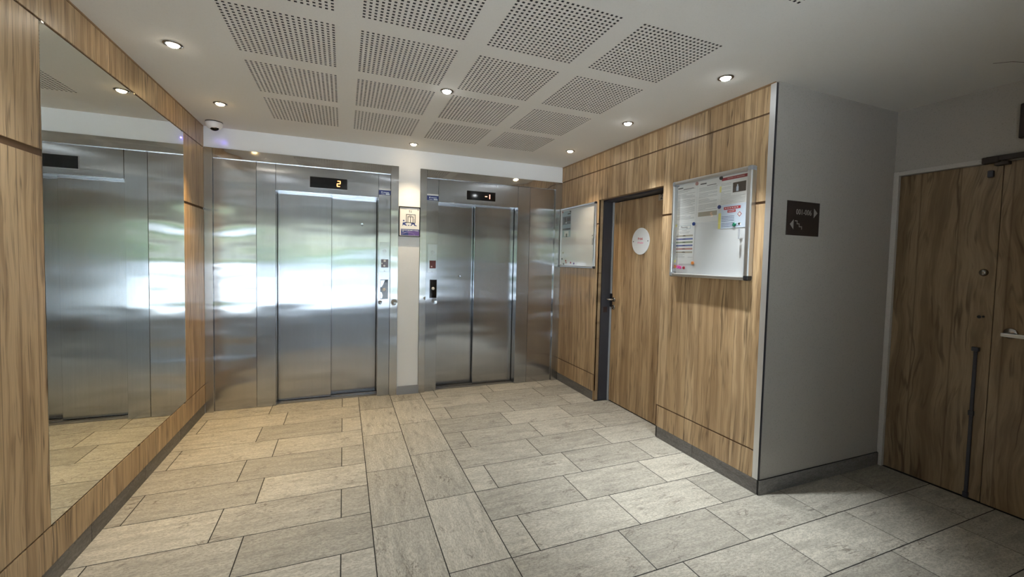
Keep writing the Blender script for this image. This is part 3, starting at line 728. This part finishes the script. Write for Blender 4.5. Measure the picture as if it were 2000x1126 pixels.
def strokes(t, name, mat, boxes, d=.0003):
    k = MB(); xs = t['xs']
    for (ya, yb, za, zb) in boxes: k.box(xs-d, xs, min(ya, yb), max(ya, yb), za, zb)
    o = k.build(name, M[mat], t)
    if len(boxes) > 1: o['kind'] = 'stuff'      # fine print
def paragraph(y0, y1, z0, z1, step=.0085, th=.0028, skip=()):
    out = []; z = z1; i = 0
    while z > z0:
        if i not in skip:
            e = y1 if random.random() < .75 else y0+(y1-y0)*random.uniform(.3, .9)
            out.append((y0, e, z-th, z))
        z -= step; i += 1
    return out
p = sheet('paper_notice', 'white typed letter at the upper left inside the notice board', 'paper', -1.862, -2.058, 1.716, 1.998)
strokes(p, 'print_lines', 'ink', paragraph(-1.875, -2.045, 1.74, 1.965, .0075, .0026, (3, 9, 17, 25))); strokes(p, 'print_heading', 'ink_dark', [(-1.875, -1.925, 1.976, 1.984), (-1.93, -2.03, 1.966, 1.970)])
p = sheet('paper_notice', 'white typed letter in the top middle of the notice board, under the red magnet', 'paper', -2.064, -2.250, 1.712, 2.003)
strokes(p, 'print_lines', 'ink', paragraph(-2.08, -2.24, 1.79, 1.955, .0075, .0026, (4, 10, 15))); strokes(p, 'print_heading', 'ink_dark', [(-2.09, -2.145, 1.978, 1.986), (-2.15, -2.23, 1.963, 1.967)]); strokes(p, 'shaded_block', 'bar_tan', [(-2.08, -2.245, 1.752, 1.784)])
p = sheet('paper_notice', 'sheet with red banner and a bottle photo at the top of the notice board', 'paper', -2.252, -2.480, 1.808, 2.003, lift=.0006)
strokes(p, 'red_banner', 'dred', [(-2.275, -2.480, 1.974, 1.994)]); strokes(p, 'banner_text', 'bar_red', [(-2.32, -2.365, 1.982, 1.988), (-2.37, -2.385, 1.982, 1.988), (-2.39, -2.45, 1.981, 1.987)], .0005)
strokes(p, 'print_lines', 'ink', paragraph(-2.27, -2.35, 1.85, 1.955, .009, .0022, (2, 5)) + paragraph(-2.27, -2.46, 1.818, 1.865, .009, .0022)); strokes(p, 'photo', 'pic_dark', [(-2.364, -2.462, 1.886, 1.950)])
strokes(p, 'bottle_picture', 'paper_blue', [(-2.391, -2.408, 1.892, 1.922), (-2.395, -2.404, 1.920, 1.936)], .0006)
p = sheet('paper_notice', 'pale blue card with two red labels and a hazard diamond, below the red banner sheet', 'card', -2.280, -2.470, 1.655, 1.812, 'paper_blue', .0012)
strokes(p, 'red_label', 'red', [(-2.301, -2.430, 1.779, 1.797)]); strokes(p, 'red_label', 'red', [(-2.331, -2.394, 1.758, 1.775)])
strokes(p, 'label_text', 'paper', [(-2.31+.0-.018*i, -2.322-.018*i, 1.786, 1.791) for i in range(6)] + [(-2.34-.012*i, -2.348-.012*i, 1.764, 1.769) for i in range(4)], .0006)
strokes(p, 'print_lines', 'navy', paragraph(-2.285, -2.385, 1.695, 1.735, .010, .0026) + paragraph(-2.285, -2.43, 1.668, 1.69, .010, .0026))
k = MB(); k.prism([(0, .017), (.017, 0), (0, -.017), (-.017, 0), (0, .017-.004), (-.013, 0), (0, -.013), (.013, 0), (0, .013)][:4], on_right(p['xs'], -2.424, 1.742), .0003); k.build('hazard_diamond', M['red'], p)
k = MB(); k.prism([(0, .012), (.012, 0), (0, -.012), (-.012, 0)], on_right(p['xs']-.0003, -2.424, 1.742), .0003); k.box(p['xs']-.0008, p['xs']-.0003, -2.428, -2.420, 1.736, 1.748); k.build('diamond_centre', M['paper'], p)
p = sheet('paper_notice', 'timetable sheet with coloured bars at the lower left of the notice board', 'paper', -1.864, -2.052, 1.412, 1.708, lift=.0012)
strokes(p, 'header_box', 'pic_blue', [(-1.893, -2.015, 1.672, 1.700)]); strokes(p, 'header_plate', 'paper', [(-1.897, -2.011, 1.675, 1.697)], .0005)
text('header_script', 'Planning', .020, on_right(p['xs']-.0006, -1.953, 1.686), M['ink_dark'], p)
for i, (mt, z) in enumerate((('bar_tan', 1.628), ('bar_blue', 1.604), ('bar_green', 1.580), ('bar_blue', 1.556), ('bar_red', 1.531), ('bar_tan', 1.506))):
    strokes(p, 'colour_bar', mt, [(-1.876, -2.040, z-.012, z)]); strokes(p, 'bar_text', 'ink_dark', [(-1.945, -1.965, z-.004, z-.001), (-1.94, -1.97, z-.009, z-.006)], .0005)
strokes(p, 'print_lines', 'ink', [(-1.93, -1.98, 1.662, 1.665), (-1.90, -2.01, 1.650, 1.653), (-1.91, -2.00, 1.641, 1.644), (-1.88, -1.905, 1.634, 1.637)] + paragraph(-1.88, -1.965, 1.455, 1.486, .008, .0024) + [(-2.0, -2.045, 1.462, 1.465)])
k = MB(); k.box(XB-.0012, XB-.0003, -1.872, -1.862, 1.43, 1.71); s_ = k.build('paper_strip', M['yellow']); tag(s_, 'yellow paper strip along the left edge of the timetable sheet', 'paper')
k = MB(); k.box(XB-.0028, XB-.0020, -2.274, -2.262, 1.90, 1.94); s_ = k.build('sticky_tab', M['yellow']); tag(s_, 'yellow tab beside the red banner sheet', 'sticky note')
k = MB(); k.box(XB-.0012, XB-.0003, -2.279, -2.258, 1.655, 1.76); s_ = k.build('sticky_tab', M['yellow']); tag(s_, 'yellow paper edge at the left of the pale blue card', 'sticky note')
def magnet(y, z, mat, label, r=.013, lift=.0025, group=None):
    o = MB().lathe([(0, .007), (r*.8, .007), (r, .004), (r, 0), (0, 0)], on_right(XB-lift, y, z), 20).build('magnet', M[mat], None, smooth=False, base=(XB-lift, y, z))
    tag(o, label, 'magnet', group); return o
GR = 'round magnets on the large notice board'
magnet(-2.061, 1.992, 'bar_red', 'faded red magnet holding the top middle letter', group=GR)
magnet(-2.270, 1.996, 'ink_dark', 'black magnet at the left end of the red banner', group=GR)
magnet(-2.265, 1.803, 'navy', 'dark blue magnet beside the pale blue card', group=GR)
magnet(-2.046, 1.705, 'blue', 'blue magnet at the top corner of the timetable sheet', group=GR)
magnet(-2.389, 1.676, 'green', 'green magnet at the bottom of the pale blue card', group=GR)
magnet(-1.866, 1.702, 'yellow', 'yellow magnet at the upper left of the timetable sheet', .012, group=GR)
magnet(-1.868, 1.432, 'yellow', 'yellow magnet at the lower left of the timetable sheet', .012, group=GR)
magnet(-2.050, 1.421, 'orange', 'orange magnet at the lower right of the timetable sheet', group=GR)
magnet(-1.874, 1.392, 'orange', 'orange magnet in the bottom left corner of the notice board', group=GR)
magnet(-1.905, 1.390, 'hotpink', 'pink magnet next to the corner orange magnet', .0135, group=GR)
magnet(-1.930, 1.386, 'hotpink', 'pink magnet next to the small red magnet', .012, group=GR)
magnet(-1.966, 1.384, 'red', 'red magnet at the bottom of the notice board', .011, group=GR)
# contents of the small board
p = sheet('photo_print', 'dark blue grey photo sheet at the upper left of the small whiteboard', 'picture', -.052, -.245, 1.690, 1.985, 'pic_blue')
strokes(p, 'picture_dark', 'pic_grey', [(-.055, -.240, 1.835, 1.925), (-.06, -.24, 1.77, 1.79)]); strokes(p, 'picture_figures', 'pic_dark', [(-.10+0, -.13, 1.86, 1.915), (-.16, -.235, 1.87, 1.91), (-.17, -.24, 1.945, 1.957), (-.14, -.17, 1.69, 1.73)], .0005); strokes(p, 'picture_light', 'paper', [(-.125, -.155, 1.845, 1.862), (-.10, -.20, 1.70, 1.76)], .0004)
G1 = 'round magnets on the small whiteboard'
magnet(-.060, 1.980, 'bar_red', 'dull magnet at the left top corner of the photo sheet', .010, group=G1)
magnet(-.239, 1.972, 'pic_dark', 'dark magnet at the right top corner of the photo sheet', .011, group=G1)
magnet(-.090, 1.512, 'bar_tan', 'grey magnet alone midway down the small whiteboard', .009, group=G1)
magnet(-.070, 1.440, 'pic_grey', 'grey magnet near the left edge of the small whiteboard', .011, group=G1)
magnet(-.160, 1.420, 'dred', 'upper dark red magnet of the close pair on the small whiteboard', .010, group=G1)
magnet(-.168, 1.398, 'bar_red', 'lower magnet of the close pair on the small whiteboard', .010, group=G1)
magnet(-.272, 1.400, 'dred', 'dark red magnet between the pair and the purple magnet', .011, group=G1)
magnet(-.341, 1.391, 'violet', 'purple magnet, last of the row on the small whiteboard', .011, group=G1)
magnet(-.108, 1.383, 'pic_grey', 'grey magnet in the bottom corner of the small whiteboard', .012, group=G1)

# ------------------------------------------------------------------ dome camera in the ceiling corner
t = thing('dome_camera', (.117, -.165, H), 'white dome security camera in the ceiling corner over the left lift', 'camera')
C0 = on_ceil(.117, -.165, H)
MB().lathe([(0, 0), (.062, 0), (.062, .006), (0, .006)], C0, 32).build('mounting_ring', M['black'], t)
MB().lathe([(0, .006), (.060, .006), (.061, .014), (.056, .036), (.045, .052), (.030, .062), (.0, .067)], C0, 32).build('housing', M['cam_white'], t, smooth=True)
mw = Matrix.Translation((.122, -.178, H-.040)) @ Vector((.10, -.62, -.78)).to_track_quat('Z', 'Y').to_matrix().to_4x4()
MB().lathe([(.036, 0), (.036, .010), (.030, .020), (.018, .027), (0, .030)], mw, 28).build('lens_window', M['gloss_black'], t, smooth=True)
MB().lathe([(.036, .004), (.039, .004), (.039, .011), (.036, .012)], mw, 28).build('lens_ring', M['cam_white'], t, smooth=True)

# ------------------------------------------------------------------ downlights
def emis(col, s):
    return plain('lamp_glow', (.8, .8, .8), .5, emit=col, es=s)
gm = {}
for (x, y, c, wt, lab) in LAMPS:
    t = thing('downlight', (x, y, H), lab, 'light', 'recessed ceiling downlights'); C1 = on_ceil(x, y, H)
    MB().lathe([(.029, 0), (.044, 0), (.044, .003), (.036, .006), (.030, .005), (.029, 0)], C1, 32).build('trim_ring', M['dark_chrome'], t, smooth=True)
    if c not in gm: gm[c] = emis(c, 60.0)
    MB().lathe([(0, .016), (.015, .0145), (.024, .010), (.028, .003), (.0285, 0)], C1, 24).build('bulb', gm[c], t, smooth=True)
    ld = bpy.data.lights.new('downlight_lamp', 'SPOT'); ld.energy = wt; ld.color = c; ld.spot_size = R(57 if x > 3 and y < -2 else SPOT_ANGLE); ld.spot_blend = SPOT_BLEND; ld.shadow_soft_size = .018
    lo = bpy.data.objects.new('lamp', ld); COL.objects.link(lo); lo.parent = t; lo.location = (0, 0, -.036)
for (x, y, z, p) in ((.150, -.022, H-.125, .018), (.095, -.022, H-.115, .006)):
    ld = bpy.data.lights.new('infrared_led', 'POINT'); ld.energy = p; ld.color = (.22, .14, 1); ld.shadow_soft_size = .006
    lo = bpy.data.objects.new('infrared_led', ld); COL.objects.link(lo); lo.location = (x, y, z)

# ------------------------------------------------------------------ glass front behind the camera and the street outside it
GX0, GX1, GZ = -1.4, 2.82, 2.14
wf = MB(); wf.box(-3.0, GX0, FY-.2, FY, 0, H); wf.box(GX1, EX+.26, FY-.2, FY, 0, H); wf.box(GX0, GX1, FY-.2, FY, GZ, H)
wall_front = wf.build('wall_front', M['white']); wall_front['kind'] = 'structure'
win = MB()
GV = [GX0+(GX1-.05-GX0)*i/5 for i in range(6)]
for xa in GV: win.box(xa, xa+.05, FY-.12, FY-.06, 0, GZ)
win.box(GX0, GX1, FY-.12, FY-.06, GZ-.05, GZ); win.box(GX0, GX1, FY-.12, FY-.06, 0, .24)
win = win.build('window_1', M['facade_frame']); win['kind'] = 'structure'
for xa, xb in [(a+.05, b) for a, b in zip(GV, GV[1:])]:
    MB().box(xa, xb, FY-.094, FY-.086, .24, GZ-.05).build('pane', M['glass'], win)
wl_ = MB().box(-3.0, -2.75, FY, LY, 0, H).box(-3.0, -.35, LY, LY+.25, 0, H).build('wall_lobby', M['white']); wl_['kind'] = 'structure'
og = MB().box(-22, 26, -34, FY-.05, -.2, -.02).build('ground_outside', M['pave']); og['kind'] = 'structure'
cn = MB().box(-4, 6, FY-2.0, FY-.2, 2.62, 2.80).build('added_sun_canopy', M['white']); cn['kind'] = 'structure'  # unseen canopy, added to keep sun off the near paving and floor
gw = MB().box(-20, 24, -21.3, -21, -.02, .95).box(-20, 24, -21.36, -20.94, .95, 1.02).build('added_reflection_wall', M['white']); tag(gw, 'low pale wall added beyond the glass front to brighten the steel reflections', 'wall')  # unseen wall, added to raise the bright band in the lift steel
def hedge(x0, x1, y0, y1, h, label):
    rnd = random.Random(3); b = bmesh.new(); bmesh.ops.create_grid(b, x_segments=90, y_segments=14, size=.5)
    for v in b.verts:
        u, w = v.co.x+.5, v.co.y+.5; a = w*math.pi
        r = 1+.22*(rnd.random()-.5)
        v.co = Vector((x0+u*(x1-x0), (y0+y1)/2+(y1-y0)/2*math.cos(a)*r, max(-.02, h*(.85+.25*math.sin(u*23))*math.sin(a)**.6*r)))
    k = MB(); k.add(b); o = k.build('hedge', M['leaf']); tag(o, label, 'hedge', kind='stuff')
hedge(-19, 23, -24.5, -22, 2.5, 'green hedge behind the added pale wall beyond the glass front')
